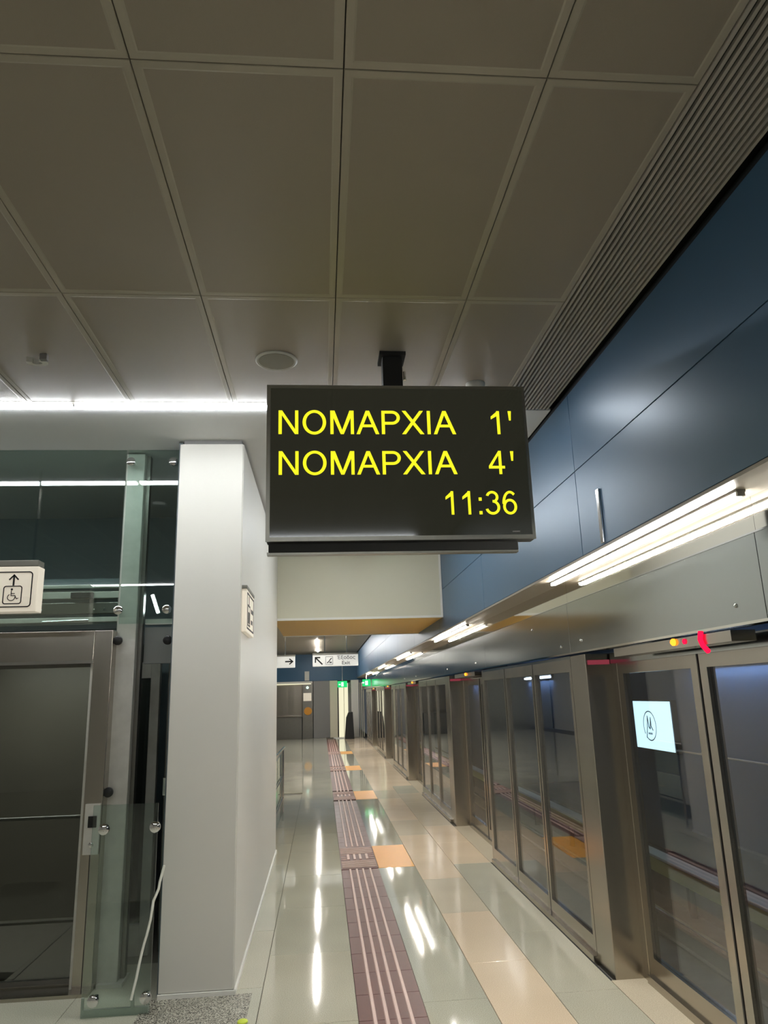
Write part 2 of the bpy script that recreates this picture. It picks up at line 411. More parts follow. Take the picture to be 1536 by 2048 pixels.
P0 = 4.88; PITCHY = 5.45
names = ['bay behind the camera side, right edge of the platform doors', 'nearest', 'second nearest', 'third', 'fourth', 'fifth', 'farthest']
zt = 1.978
def leaf(par, x, y0, y1, z0, z1, fw_=.055, edge=None, name='door_leaf'):
    l = MB()
    # frame: stiles and rails as one, glass as a sub-part
    l.box(x-.02, x+.025, y0, y0+fw_, z0, z1); l.box(x-.02, x+.025, y1-fw_, y1, z0, z1)
    l.box(x-.02, x+.025, y0+fw_, y1-fw_, z0, z0+.11); l.box(x-.02, x+.025, y0+fw_, y1-fw_, z1-.09, z1)
    f = l.build(name, 'steel', par)
    MB().box(x-.003, x+.003, y0+fw_, y1-fw_, z0+.11, z1-.09).build('pane', 'glass_door', f)
    return f
def bay(k):
    Yc = P0 + PITCHY*k                 # front face of this bay's post
    lab = ['platform screen door bay at the right edge, recessed doors with the lit screen behind', 'platform screen door bay with three glass panels beyond the nearest steel post', 'platform screen door bay beyond the second steel post from the camera', 'platform screen door bay beyond the third steel post, far along the platform', 'platform screen door bay beyond the fourth steel post, small in the distance', 'farthest platform screen door bay, next to the exit sign at the end'][k+1]
    t = thing('platform_screen_door', (XF+.1, Yc, 0), lab, 'platform door', 'platform screen doors')
    # post: spans recess depth, faces the camera
    MB().box(XF, XF+.19, Yc, Yc+.30, 0, zt).build('post', 'steel', t, bevel=.004)
    MB().box(XF+.185, XF+.215, Yc-.075, Yc+.02, .0, zt).build('door_jamb', 'steel', t, bevel=.003)
    MB().box(XF+.19, XF+.2, Yc-.002, Yc+.006, 0, zt).build('seal', 'black', t)
    # three flush glass panels beyond the post
    y = Yc+.30; ww = (3.24-.30)/3
    for i in range(3):
        leaf(t, XF+.02, y+.004, y+ww-.004, .045, zt-.02, .045, name='fixed_panel'); 
        if i < 2: MB().box(XF-.002, XF+.03, y+ww-.003, y+ww+.003, .045, zt-.02).build('seal', 'black', t)
        y += ww
    # recessed sliding pair, before the post (nearer the camera)
    ya, yb = Yc-2.21, Yc-.075
    mid = (ya+yb)/2
    for a, b in ((ya+.05, mid-.004), (mid+.004, yb)):
        leaf(t, XF+.21, a, b, .05, zt-.05, .08)
    MB().box(XF+.186, XF+.192, mid-.006, mid+.006, .05, zt-.06).build('seal', 'black', t)
    MB().box(XF+.0, XF+.24, ya, ya+.05, 0, zt).build('door_jamb', 'steel', t)
    # header over the recess, header over the panels
    MB().box(XF+.165, XF+.3, ya+.05, yb+.05, zt-.07, zt).build('header', 'steel_h', t)
    MB().box(XF-.0, XF+.06, Yc+.3, Yc+3.24, zt-.02, zt).build('header', 'steel_h', t)
    # sills
    MB().box(XF-.03, XF+.19, ya+.05, Yc, -.012, .004).build('sill', 'stone_beige2', t, label='pale stone sill in front of the sliding doors')
    MB().box(XF+.17, XF+.26, ya+.05, yb, -.012, .05).build('threshold', 'steel', t)
    MB().box(XF-.025, XF+.07, Yc+.3, Yc+3.24, -.012, .045).build('threshold', 'steel', t)
    MB().box(XF-.03, XF-.02, ya, Yc+3.24, -.012, .002).build('edge_gap', 'joint_dark', t)
    # lamp strip and amber indicator on the header
    ind = MB().lathe((XF-.012, mid+.02-.2, 1.962), (-1, 0, 0), [(.018, 0), (.018, .012), (.010, .02)], 14).build('indicator', 'lamp_orange', t, smooth=True, label='small amber indicator lamp')
    MB().box(XF-.014, XF+.10, mid-.7, mid+.6, 1.93, zt).build('indicator_rail', 'steel', t)
    return t
for k in range(-1, 5): bay(k)
# faint red glow on the door posts, made as thin emissive plates
for k in range(0, 5):
    yl = P0+PITCHY*k
    t = MB().box(XF+.015, XF+.165, yl-.010, yl-.001, 1.905, 1.935).build('red_lamp_glow', 'red_glow_dim', origin=(XF+.1, yl, 1.93))
    tag(t, ['faint red glow band at the top of the nearest steel door post', 'faint red glow band on the second steel door post', 'faint red glow band on the third steel door post', 'faint red glow band on the fourth steel door post', 'tiny red glow band on the farthest steel door post'][k], 'lamp', 'red lamps on the door posts')
t = thing('red_lamp_glow', (XF-.02, 3.28, 1.9), 'bright curved red warning lamp under the fascia at the right', 'lamp', 'red lamps on the door posts')
MB().tube([(XF-.02, 3.275, 1.992), (XF-.022, 3.285, 1.955), (XF-.02, 3.27, 1.925), (XF-.018, 3.235, 1.898)], .012, 10).build('lens', 'lamp_red', t, smooth=True)
t = MB().lathe((XF-.014, 3.45, 1.958), (-1, 0, 0), [(.013, 0), (.013, .006), (.007, .01)], 12).build('red_lamp_glow', 'lamp_red', smooth=True)
tag(t, 'small round red lamp between the amber and the curved red lamp', 'lamp', 'red lamps on the door posts')

# ---- tubes under the blue wall
TL = ['nearest', 'second', 'third', 'fourth', 'fifth']
def tube_lamp(y0, lab):
    t = thing('tube_lamp', (1.68, y0+1.22, 2.49), lab, 'lamp', 'linear tube lamps above the platform doors')
    MB().box(1.660, 1.70, y0, y0+2.45, 2.494, 2.505).build('housing', 'grey_panel', t)
    MB().box(1.664, 1.696, y0+.02, y0+2.43, 2.478, 2.494).build('diffuser', 'lamp_tube', t, bevel=.004)
    for yy in (y0, y0+2.435): MB().box(1.664, 1.696, yy, yy+.015, 2.478, 2.494).build('end_cap', 'grey_panel', t)
for i, y0 in enumerate((2.65, 8.25, 13.7, 19.15, 24.6)):
    tube_lamp(y0, ['bright linear tube lamp nearest the camera under the blue wall', 'second linear tube lamp under the blue wall, beyond the dark gap', 'third linear tube lamp under the blue wall, small and distant', 'fourth linear tube lamp under the blue wall, tiny', 'farthest tiny linear tube lamp under the blue wall'][i])
tube_lamp(-2.8, 'linear tube lamp behind the viewpoint under the blue wall')

# ---- track area behind the glass
trk = struct('wall_track', MB().box(5.4, 5.6, YB, YE+14, -1.4, 4.5), 'tunnel_wall')
tf = struct('floor_track', MB().box(XF+.3, 5.4, YB, YE+14, -1.5, -1.25), 'tunnel_floor')
struct('wall_platform_edge', MB().box(XF, XF+.3, YB, YE+8, -1.5, -.013), 'tunnel_floor')
struct('ceiling_track', MB().box(XF+.15, 5.6, YB, YE+14, 4.3, 4.5), 'slate')
for xx, lb in ((2.83, 'polished running rail nearest the platform'), (4.26, 'polished running rail farther from the platform, seen through the doors')):
    t = thing('rail', (xx, 13, -1.25), lb, 'rail')
    MB().box(xx-.035, xx+.035, YB, YE+13, -1.03, -.985).build('rail_head', 'rail_steel', t, bevel=.008)
    MB().box(xx-.01, xx+.01, YB, YE+13, -1.23, -1.03).build('rail_web', 'steel_dark', t)
    MB().box(xx-.07, xx+.07, YB, YE+13, -1.25, -1.23).build('rail_foot', 'steel_dark', t)
t = thing('third_rail', (4.9, 13, -1.2), 'covered power rail, pale top and yellow-green side, along the track wall', 'rail')
MB().box(4.78, 5.0, YB, YE+13, -.66, -.62).build('cover_top', 'third_rail_top', t, bevel=.01)
MB().box(4.78, 4.80, YB, YE+13, -.84, -.66).build('cover_side', 'third_rail_cover', t)
for k in range(16): MB().box(4.86, 4.94, .6+2.4*k, .68+2.4*k, -1.25, -.66).build('support', 'black_matt', t)
t = thing('walkway_ledge', (5.2, 13, -1.25), 'dark concrete ledge along the far track wall', 'ledge')
MB().box(5.02, 5.39, YB, YE+13, -1.25, -.75).build('body', 'tunnel_floor', t)
# handrail on track wall
t = thing('wall_handrail', (5.3, 13, .3), 'thin pale pipe rail on the far track wall, level with the lit screen', 'rail')
MB().tube([(5.32, 3, .80), (5.32, 11.0, .80)], .012, 8).build('pipe', 'galvanised', t, smooth=True)
for yy in (4, 6, 8, 10.4): MB().box(5.31, 5.4, yy-.015, yy+.015, .79, .81).build('bracket', 'galvanised', t)
# lit advertising screen across the track
t = thing('wall_screen', (5.32, 11.8, .74), 'bright white lit screen with a round emblem, seen through the platform doors', 'screen')
MB().box(5.31, 5.4, 11.00, 12.66, .745, 1.535).build('casing', 'black', t)
MB().box(5.30, 5.311, 11.03, 12.63, .77, 1.515).build('panel', 'screen_lit', t)
def yz(x, cy, cz, pts): return [(x, cy-u, cz+v) for u, v in pts]      # u runs to the right as seen from the platform
cy, cz, R0 = 11.80, 1.13, .235
ring = MB(); NR = 40; ang0 = math.radians(232)
pts = []
for i in range(NR):
    a = ang0 + (2*math.pi-.30)*i/(NR-1)
    pts.append((math.cos(a)*R0, math.sin(a)*R0))
for i in range(NR-1):
    (u0, v0), (u1, v1) = pts[i], pts[i+1]; k = 1-.016/R0
    ring.poly(yz(5.2985, cy, cz, [(u0, v0), (u1, v1), (u1*k, v1*k), (u0*k, v0*k)]), (.002, 0, 0))
ring.build('emblem_ring', 'screen_ink', t)
def stroke(mb, x, P, wd, fn, d):
    for (a, b) in zip(P[:-1], P[1:]):
        a = Vector(a); b = Vector(b); dd = (b-a).normalized(); nn = Vector((-dd.y, dd.x))*wd/2; a2 = a-dd*wd*.3; b2 = b+dd*wd*.3
        mb.poly(fn(x, [(a2+nn), (b2+nn), (b2-nn), (a2-nn)]), d)
g = MB()
mu = [(-.13, -.22), (-.075, -.02), (-.045, .15), (-.02, -.01), (.015, -.03), (.055, .13), (.065, -.0), (.11, -.06)]
mu = [(-.145, -.185), (-.09, -.02), (-.06, .15), (-.03, -.02), (.01, -.045), (.05, .13), (.05, -.01), (.105, -.065)]
stroke(g, 5.2985, mu, .022, lambda x, q: [(x, cy-p[0], cz+p[1]) for p in q], (.002, 0, 0))
g.build('emblem_letter', 'screen_ink', t)
# small word under the letter
g = MB()
for i in range(5): g.poly(yz(5.2985, cy, cz, [(-.07+.03*i, -.135), (-.05+.03*i, -.135), (-.05+.03*i, -.105), (-.07+.03*i, -.105)]), (.002, 0, 0))
g.build('emblem_word', 'screen_ink', t)
# tunnel work lamps on the track side
for i, yy in enumerate((3.2, 9.35, 18.0, 25.0)):
    zz = 2.02
    t = thing('tunnel_lamp', (5.33, yy, zz), ['tunnel wall lamp outside the right edge of the frame', 'slim bluish tunnel wall lamp seen above and right of the lit screen', 'third tunnel wall lamp, seen behind the glass panels', 'farthest tunnel wall lamp'][i], 'lamp', 'lamps on the track wall')
    MB().box(5.34, 5.4, yy-1.12, yy+1.12, zz-.02, zz+.09).build('housing', 'grey_panel', t, bevel=.006)
    MB().box(5.30, 5.34, yy-1.05, yy+1.05, zz, zz+.035).build('tube', 'lamp_tunnel', t, bevel=.006)
    MB().box(5.32, 5.345, yy-1.10, yy+1.10, zz+.06, zz+.07).build('reflector_lip', 'steel', t)

# ================================================================== PILLAR / SIDE WALL, BULKHEAD
wl = struct('wall_left', MB().box(-.99, -.56, 5.07, 9.24, 0, H-.03), 'pillar_white')
MB().box(-1.005, -.555, 5.06, 5.075, .03, H-.035).build('cladding_panel', 'pillar_white', wl, bevel=.003)
MB().box(-.565, -.55, 5.078, 9.235, .03, H-.03).build('cladding_panel', 'pillar_white', wl, bevel=.003)
MB().box(-.98, -.57, 5.08, 9.2, H-.035, H).build('shadow_gap', 'grey_panel', wl)
bb = struct('baseboard_left', MB().box(-.552, -.538, 5.05, 9.24, 0, .028), 'white_trim')
struct('baseboard_front', MB().box(-1.006, -.538, 5.046, 5.06, 0, .028), 'white_trim')
t = thing('lift_plaque', (-.55, 5.36, 2.2), 'white plaque with lift pictograms on the side of the white pillar', 'sign')
MB().box(-.55, -.515, 5.10, 5.64, 2.20, 2.50).build('body', 'sign_white', t, bevel=.006)
MB().box(-.552, -.512, 5.09, 5.65, 2.50, 2.525).build('cap', 'sign_cap', t, bevel=.004)
def frame_yz(mb, x, y0, y1, z0, z1, wd, d=(.002, 0, 0)):
    for a, b, c_, e in ((y0, y1, z0, z0+wd), (y0, y1, z1-wd, z1), (y0, y0+wd, z0, z1), (y1-wd, y1, z0, z1)):
        mb.box(x, x+.002, a, b, c_, e)
g = MB(); frame_yz(g, -.515, 5.13, 5.61, 2.225, 2.48, .012); frame_yz(g, -.515, 5.18, 5.34, 2.25, 2.40, .012)
g.box(-.515, -.513, 5.25, 5.27, 2.40, 2.46); g.box(-.515, -.513, 5.42, 5.56, 2.36, 2.39); g.box(-.515, -.513, 5.42, 5.53, 2.28, 2.31); g.box(-.515, -.513, 5.22, 5.30, 2.27, 2.35)
g.build('pictogram', 'sign_ink', t)

t = thing('bulkhead', (.5, 10.5, 2.7), 'pale hanging bulkhead with ochre underside spanning the platform behind the display', 'bulkhead')
MB().box(-.60, XW-.002, 9.24, 11.73, 2.712, H-.055).build('body', 'bulkhead_paint', t)
MB().box(-.599, XW-.003, 9.26, 11.70, 2.698, 2.712).build('underside', 'ochre', t)
MB().box(-.60, XW-.003, 11.69, 11.74, 2.688, 2.715).build('trim', 'white_trim', t)
MB().box(-.60, XW-.003, 9.235, 9.262, 2.692, 2.72).build('trim', 'white_trim', t)
MB().box(XW-.03, XW-.003, 9.232, 9.25, 2.72, H-.055).build('trim', 'white_trim', t)
MB().box(-.60, XW-.003, 9.24, 11.73, H-.055, H).build('shadow_gap', 'joint_dark', t)
t = thing('spot_track', (.3, 9.1, H-.05), 'thin ceiling track with small bright spots, just under the display edge', 'lamp')
MB().box(-.6, 1.35, 9.16, 9.19, H-.045, H).build('track', 'steel_dark', t)
for i, xx in enumerate((-.5, .27, .81, .86, 1.05)):
    MB().lathe((xx, 9.15, H-.03), (0, -1, 0), [(.018, 0), (.018, .03), (.014, .032)], 10).build('spot_head', 'exit_white', t, smooth=True)

# handrail at the end of the side wall
t = thing('balustrade', (-.62, 10.4, 0), 'glass balustrade with steel handrail beyond the white side wall', 'railing')
MB().tube([(-.60, 9.22, 1.02), (-.60, 9.35, 1.02), (-.57, 11.5, 1.02)], .02, 10).build('handrail', 'chrome', t, smooth=True)
for yy in (9.45, 11.46): MB().tube([(-.585, yy, 0), (-.585, yy, 1.02)], .016, 10).build('post', 'chrome', t, smooth=True)
for zz in (.32, .62): MB().tube([(-.585, 9.45, zz), (-.585, 11.46, zz)], .009, 8).build('mid_rail', 'chrome', t, smooth=True)
MB().box(-.61, -.60, 9.5, 11.42, .08, .94).build('pane', 'glass_lift', t)

# ================================================================== CEILING FITTINGS
def ceil_light(x0, x1, y, name, lab, m='lamp_ceiling', wid=.027, grp='linear ceiling lights'):
    t = thing(name, ((x0+x1)/2, y, H-.02), lab, 'lamp', grp)
    MB().box(x0+.004, x1-.004, y-wid-.002, y+wid+.002, H+.001, H+.02).build('housing', 'plastic_white', t)
    MB().box(x0+.008, x1-.008, y-wid, y+wid, H-.014, H+.001).build('diffuser', m, t)
ceil_light(-4.55, -1.565, 4.43, 'linear_light', 'bright linear ceiling light at the left edge, ending at the thin joint')
ceil_light(-1.55, 1.15, 4.43, 'linear_light', 'bright linear ceiling light running behind the departure display')
ceil_light(-4.55, -1.49, -1.30, 'linear_light', 'left linear ceiling light behind the viewpoint')
ceil_light(-1.475, 1.15, -1.30, 'linear_light', 'right linear ceiling light behind the viewpoint')
def long_light(y0, y1, lab, x=-.14, m='lamp_far'):
    t = thing('linear_light', (x, (y0+y1)/2, H-.02), lab, 'lamp', 'ceiling lights along the far platform')
    MB().box(x-.05, x+.05, y0-.02, y1+.02, H-.004, H+.01).build('housing', 'plastic_white', t)
    MB().box(x-.025, x+.025, y0, y1, H-.03, H-.004).build('diffuser', m, t, bevel=.004)
long_light(5.9, 8.4, 'added lengthwise ceiling light hidden behind the departure display, brightening the bulkhead', .5, 'lamp_ceiling')  # added out of sight to brighten the bulkhead and side wall
for i, (a, b) in enumerate(((15.1, 17.5), (19.3, 21.9), (24.3, 27.9), (28.5, 30.8))):
    long_light(a, b, ['first lengthwise ceiling light beyond the bulkhead', 'second lengthwise ceiling light beyond the bulkhead', 'third lengthwise ceiling light, visible as the upper bright dot', 'farthest lengthwise ceiling light near the end wall'][i])

t = thing('ceiling_speaker', (-.237, 3.76, H), 'round perforated ceiling loudspeaker left above the departure display', 'speaker')
MB().lathe((-.237, 3.76, H), (0, 0, -1), [(.118, -.004), (.118, .004), (.108, .010), (.10, .006)], 40).build('rim', 'plastic_white', t, smooth=True)
MB().lathe((-.237, 3.76, H-.004), (0, 0, -1), [(.1, 0), (.098, .004), (.03, .006)], 40).build('grille', 'speaker_mesh', t, smooth=True)
t = thing('smoke_detector', (.96, 4.055, H), 'small white smoke detector peeking over the top of the departure display', 'detector', 'ceiling detectors')
MB().lathe((.96, 4.055, H), (0, 0, -1), [(.06, 0), (.06, .012), (.045, .03), (.03, .042), (.012, .045)], 28).build('body', 'plastic_white', t, smooth=True)
t = thing('ceiling_hook', (-1.53, 3.757, H), 'small white ceiling sensor with a hooked front at the upper left', 'sensor')
g = MB()
for a0 in range(0, 9):
    a = math.radians(-60+a0*30); b = math.radians(-60+(a0+1)*30)
    p = [(-1.53+math.cos(a)*.058, 3.757+math.sin(a)*.04, H), (-1.53+math.cos(b)*.058, 3.757+math.sin(b)*.04, H), (-1.53+math.cos(b)*.026, 3.757+math.sin(b)*.02, H), (-1.53+math.cos(a)*.026, 3.757+math.sin(a)*.02, H)]
    g.poly(p, (0, 0, -.03))
g.build('body', 'plastic_white', t)
MB().box(-1.50, -1.46, 3.70, 3.73, H-.035, H).build('lens', 'grey_panel', t, bevel=.004)

# ================================================================== DEPARTURE DISPLAY
tv = thing('departure_display', (.41, 3.66, 3.2), 'large black hanging departure display with yellow letters and times', 'display')
yF = 3.60
MB().box(-.272, 1.118, yF+.008, yF+.09, 2.515, 3.365).build('casing', 'black_matt', tv, bevel=.004)
fr = MB(); a0, a1, b0, b1 = -.276, 1.122, 2.515, 3.37
fr.box(a0, a0+.02, yF, yF+.012, b0, b1).box(a1-.016, a1, yF, yF+.012, b0, b1).box(a0+.02, a1-.016, yF, yF+.012, b1-.018, b1).box(a0+.02, a1-.016, yF-.004, yF+.012, b0, b0+.022)
fr.build('bezel', 'tv_frame', tv)
MB().box(a0+.02, a1-.016, yF+.004, yF+.009, b0+.022, b1-.018).build('screen', 'tv_screen', tv)
yt = yF+.0035
def ringp(cx, cy, ro, rp, ri, rq, a0, a1, n=22):
    out = []
    for i in range(n):
        p = [math.radians(a0+(a1-a0)*k/n) for k in (i, i+1)]
        out.append([(cx+math.cos(p[0])*ro, cy+math.sin(p[0])*rp), (cx+math.cos(p[1])*ro, cy+math.sin(p[1])*rp), (cx+math.cos(p[1])*ri, cy+math.sin(p[1])*rq), (cx+math.cos(p[0])*ri, cy+math.sin(p[0])*rq)])
    return out
def rc(x0, x1, y0, y1): return [(x0, y0), (x1, y0), (x1, y1), (x0, y1)]
GL = {
 'N': (722, [rc(76, 171, 0, 716), rc(552, 646, 0, 716), [(76, 716), (178, 716), (646, 0), (546, 0)]]),
 'O': (778, ringp(388, 358, 342, 372, 244, 290, 0, 360, 40)),
 'M': (833, [rc(74, 166, 0, 716), rc(668, 760, 0, 716), [(74, 716), (200, 716), (462, 0), (372, 0)], [(760, 716), (636, 716), (372, 0), (462, 0)]]),
 'A': (667, [[(0, 0), (100, 0), (384, 716), (281, 716)], [(668, 0), (564, 0), (281, 716), (384, 716)], rc(165, 505, 212, 292)]),
 'P': (667, [rc(77, 172, 0, 716), rc(172, 385, 632, 716), rc(172, 385, 291, 375)] + ringp(385, 503.5, 237, 212.5, 140, 128.5, -90, 90, 18)),
 'X': (667, [[(4, 0), (120, 0), (650, 716), (538, 716)], [(547, 0), (664, 0), (130, 716), (17, 716)]]),
 'I': (278, [rc(93, 188, 0, 716)]),
 '1': (556, [rc(285, 373, 0, 719), [(373, 719), (316, 719), (109, 545), (109, 458), (373, 610)]]),
 '4': (556, [rc(323, 411, 0, 716), rc(13, 508, 171, 252), [(13, 252), (112, 252), (411, 716), (330, 716)]]),
 '3': (556, ringp(262, 532, 210, 187, 122, 112, -70, 165, 20) + ringp(262, 214, 246, 226, 156, 148, -165, 88, 24)),
 '6': (556, ringp(284, 230, 232, 242, 144, 164, 0, 360, 36) + ringp(300, 330, 262, 389, 172, 312, 50, 182, 22)),
 ':': (278, [rc(90, 190, 0, 100), rc(90, 190, 418, 518)]),
 "'": (191, [[(80, 470), (130, 470), (150, 716), (60, 716)]]),
}
def fit(body, x0, x1, z0, z1):
    """each character a solid part of its own, spaced like a plain grotesque typeface"""
    ad = 0; lo = 1e9; hi = -1e9
    for ch in body:
        for q in GL[ch][1]:
            lo = min(lo, ad+min(p[0] for p in q)); hi = max(hi, ad+max(p[0] for p in q))
        ad += GL[ch][0]
    zl = min(p[1] for ch in body for q in GL[ch][1] for p in q); zh = max(p[1] for ch in body for q in GL[ch][1] for p in q)
    sx = (x1-x0)/(hi-lo); sz = (z1-z0)/(zh-zl); ad = 0
    for ch in body:
        g = MB()
        for q in GL[ch][1]: g.poly([(x0+(ad+px-lo)*sx, yt, z0+(pz-zl)*sz) for px, pz in q], (0, -.0012, 0))
        g.build('letter' if ch.isalpha() else 'character', 'tv_text', tv); ad += GL[ch][0]
fit('NOMAPXIA', -.214, .732, 3.090, 3.228); fit('NOMAPXIA', -.212, .727, 2.866, 3.000)
fit('1', .926, .974, 3.093, 3.226); fit("'", 1.022, 1.040, 3.172, 3.226)
fit('4', .898, .985, 2.868, 2.998); fit("'", 1.018, 1.036, 2.942, 2.996)
fit('11:36', .655, 1.034, 2.646, 2.775)
MB().box(1.0, 1.04, yt-.001, yt+.001, 2.552, 2.558).build('maker_mark', 'grey_panel', tv)
MB().box(-.262, 1.03, yF+.02, yF+.08, 2.462, 2.508).build('lower_housing', 'black_matt', tv, bevel=.004)
MB().box(-.27, 1.03, yF+.025, yF+.075, 2.452, 2.464).build('lower_lip', 'tv_frame', tv)
MB().box(.352, .462, 3.66, 3.75, 3.34, H).build('hanger', 'black_matt', tv, bevel=.004)
MB().box(.335, .48, 3.63, 3.78, H-.02, H).build('hanger_plate', 'black_matt', tv)
MB().tube([(.475, 3.68, 3.49), (.475, 3.68, 3.44)], .008, 8).build('bolt', 'chrome', tv, smooth=True)
MB().box(-.1, .92, 3.67, 3.72, 3.0, 3.06).build('back_rail', 'black_matt', tv)

# chrome strip added for a bright vertical streak on the blue wall
t = MB().box(XW-.012, XW, 3.79, 3.83, 2.53, 2.84).build('wall_streak_strip', 'chrome', bevel=.003)
tag(t, 'slim vertical chrome strip for the bright streak on the blue wall above the tube lamp', 'bracket')

# ================================================================== LIFT
yG, yL = 5.28, 4.86
lg = thing('lift_shaft_glazing', (-2.5, yG, 0), 'green-tinted glass panes with round steel fixings in front of the lift shaft', 'glazing')
MB().box(-5.5, -1.44, yG-.006, yG+.006, 2.29, H-.005).build('pane', 'glass_lift', lg)
MB().box(-1.425, -1.012, yG-.006, yG+.006, 2.29, H-.005).build('pane', 'glass_lift', lg)
lp = thing('low_glass_guard', (-1.2, yL, 0), 'low green-tinted glass guard with four round fixings beside the white pillar', 'glass guard')
MB().box(-1.395, -1.008, yL-.006, yL+.006, .002, 1.145).build('pane', 'glass_lift', lp)
MB().box(-1.39, -1.02, yL+.01, yL+.03, .0, .035).build('floor_channel', 'galvanised', lp)
MB().box(-1.40, -1.385, yL+.008, yL+.02, .0, .10).box(-1.12, -1.10, yL+.008, yL+.02, .0, .10).build('clamp', 'galvanised', lp)
def fixing(par, x, y, z, m, lab=None):
    MB().lathe((x, y, z), (0, -1, 0), [(.012, -.05), (.012, .008), (.032, .012), (.032, .03), (.024, .036)], 20).build('glass_fixing', m, par, smooth=True, label=lab)
for (x, z) in ((-1.429, 2.386), (-1.093, 2.386), (-1.40, 3.49), (-1.09, 3.49)): fixing(lg, x, yG, z, 'chrome')
for (x, z) in ((-1.322, 1.01), (-1.018, 1.01), (-1.325, .092), (-1.03, .092)): fixing(lp, x, yL, z, 'chrome')
for (x, z) in ((-1.419, 2.173), (-1.077, 2.168), (-1.422, 1.174)): fixing(lg, x, yG, z, 'black', 'black round glass fixing')

sh = thing('lift_shaft_steelwork', (-1.37, 5.3, 0), 'galvanised steel posts and beams of the lift shaft behind the glass', 'frame')
MB().box(-1.455, -1.318, 5.34, 5.46, 0, H-.01).build('post', 'galvanised', sh, bevel=.006)
MB().box(-1.44, -1.28, 5.30, 5.50, 0, .02).build('base_plate', 'galvanised', sh)
MB().box(-1.318, -1.29, 5.40, 5.46, 0, H-.01).build('post_flange', 'steel_dark', sh)
for (z0, z1, m) in ((2.545, 2.57, 'galvanised'), (2.47, 2.52, 'galvanised'), (2.36, 2.44, 'steel_dark'), (2.30, 2.335, 'galvanised')):
    MB().box(-5.5, -1.46, 5.38, 5.44, z0+.02, z1+.02).build('beam', m, sh, bevel=.004)
MB().box(-5.5, -1.46, 5.42, 5.50, 2.27, 2.64).build('beam', 'slate', sh)
MB().box(-1.79, -1.64, 5.34, 5.38, 2.49, 2.53).build('door_drive', 'black_matt', sh)
for x in (-1.63, -1.56, -2.0): MB().lathe((x, 5.38, 2.41), (0, -1, 0), [(.01, 0), (.01, .01), (.006, .014)], 10).build('bolt', 'chrome', sh, smooth=True)
MB().tube([(-1.98, 5.365, 2.325), (-1.66, 5.365, 2.333)], .008, 8).build('drive_rod', 'chrome', sh, smooth=True)
MB().box(-1.285, -1.03, 5.46, 5.5, 2.30, 2.34).build('beam', 'galvanised', sh)
MB().box(-1.285, -1.03, 5.46, 5.52, 2.02, 2.28).build('cover_plate', 'grey_panel', sh)
# side frame deeper in the shaft
sf = thing('lift_side_frame', (-1.3, 5.9, 0), 'narrow steel-framed glass panel between the galvanised post and white pillar', 'frame')
MB().box(-1.32, -1.25, 5.88, 5.94, .0, 2.05).build('stile', 'galvanised', sf, bevel=.003)
MB().box(-1.52, -1.46, 5.88, 5.94, .0, 2.05).build('stile', 'galvanised', sf, bevel=.003)
MB().box(-1.46, -1.32, 5.88, 5.94, 1.93, 2.05).build('rail', 'galvanised', sf)
MB().box(-1.46, -1.32, 5.88, 5.94, .0, .2).build('rail', 'galvanised', sf)
MB().box(-1.46, -1.32, 5.905, 5.915, .2, 1.93).build('pane', 'glass_lift', sf)
MB().box(-1.20, -1.15, 5.95, 6.0, 0, 2.1).build('guide_rail', 'steel_dark', sf)
MB().box(-1.12, -1.09, 5.95, 6.0, 0, 2.1).build('guide_rail', 'steel_dark', sf)
MB().box(-1.14, -1.02, 5.6, 5.66, 1.10, 1.22).build('junction_box', 'chrome', sf, bevel=.004)
# shaft enclosure
struct('wall_shaft', MB().box(-5.6, -1.0, 7.4, 7.5, -.1, H).box(-5.7, -5.6, 5.1, 7.5, -.1, H), 'slate')
MBs = MB().box(-1.02, -.995, 5.1, 7.4, 0, H-.01); struct('wall_shaft_side', MBs, 'slate')
# white tube standing in for a bright reflected line on the low glass
t = thing('glint_line', (-1.04, 4.84, 0), 'thin white wavy line modelled for a bright reflection on the low glass guard', 'reflection')
cp = [(-1.045, .70), (-1.07, .60), (-1.075, .56), (-1.105, .49), (-1.118, .38), (-1.138, .29), (-1.150, .25), (-1.162, .20), (-1.178, .12), (-1.19, .05), (-1.217, -.073)]
pts = [(x*4.83/5.3, 4.83, max(.008, 1.75+(z-1.75)*4.83/5.3)) for x, z in cp]
MB().tube(pts, .0075, 8).build('glint_tube', 'glint_white', t, smooth=True)
t = thing('shaft_lamp', (-1.25, 5.6, 2.4), 'short tilted white strip lamp behind the glass beside the pillar', 'lamp')
MB().tube([(-1.275, 5.6, 2.537), (-1.228, 5.6, 2.403)], .011, 10).build('tube', 'lamp_shaft_fill', t, smooth=True)
MB().tube([(-1.277, 5.62, 2.542), (-1.226, 5.62, 2.398)], .014, 8).build('housing', 'plastic_white', t, smooth=True)

# lift landing door
ld = thing('lift_door', (-2.4, 5.3, 0), 'steel-framed lift landing door with dark glass at the left edge', 'lift door')
MB().box(-3.4, -1.572, 5.24, 5.36, 2.035, 2.245).build('lintel', 'steel', ld, bevel=.004)
MB().box(-3.4, -1.572, 5.235, 5.26, 2.02, 2.04).build('lintel_trim', 'chrome', ld)
MB().box(-1.572, -1.448, 5.24, 5.36, .0, 2.245).build('jamb', 'steel', ld, bevel=.004)
MB().box(-1.592, -1.572, 5.26, 5.36, .0, 2.03).build('jamb_reveal', 'galvanised', ld)
MB().box(-1.512, -1.509, 5.236, 5.241, .0, .95).build('seal', 'joint_dark', ld)
MB().box(-3.42, -3.3, 5.24, 5.36, 0, 2.245).build('jamb', 'steel', ld, bevel=.004)
MB().box(-3.3, -1.45, 5.17, 5.36, -.005, .02).build('threshold', 'steel', ld)
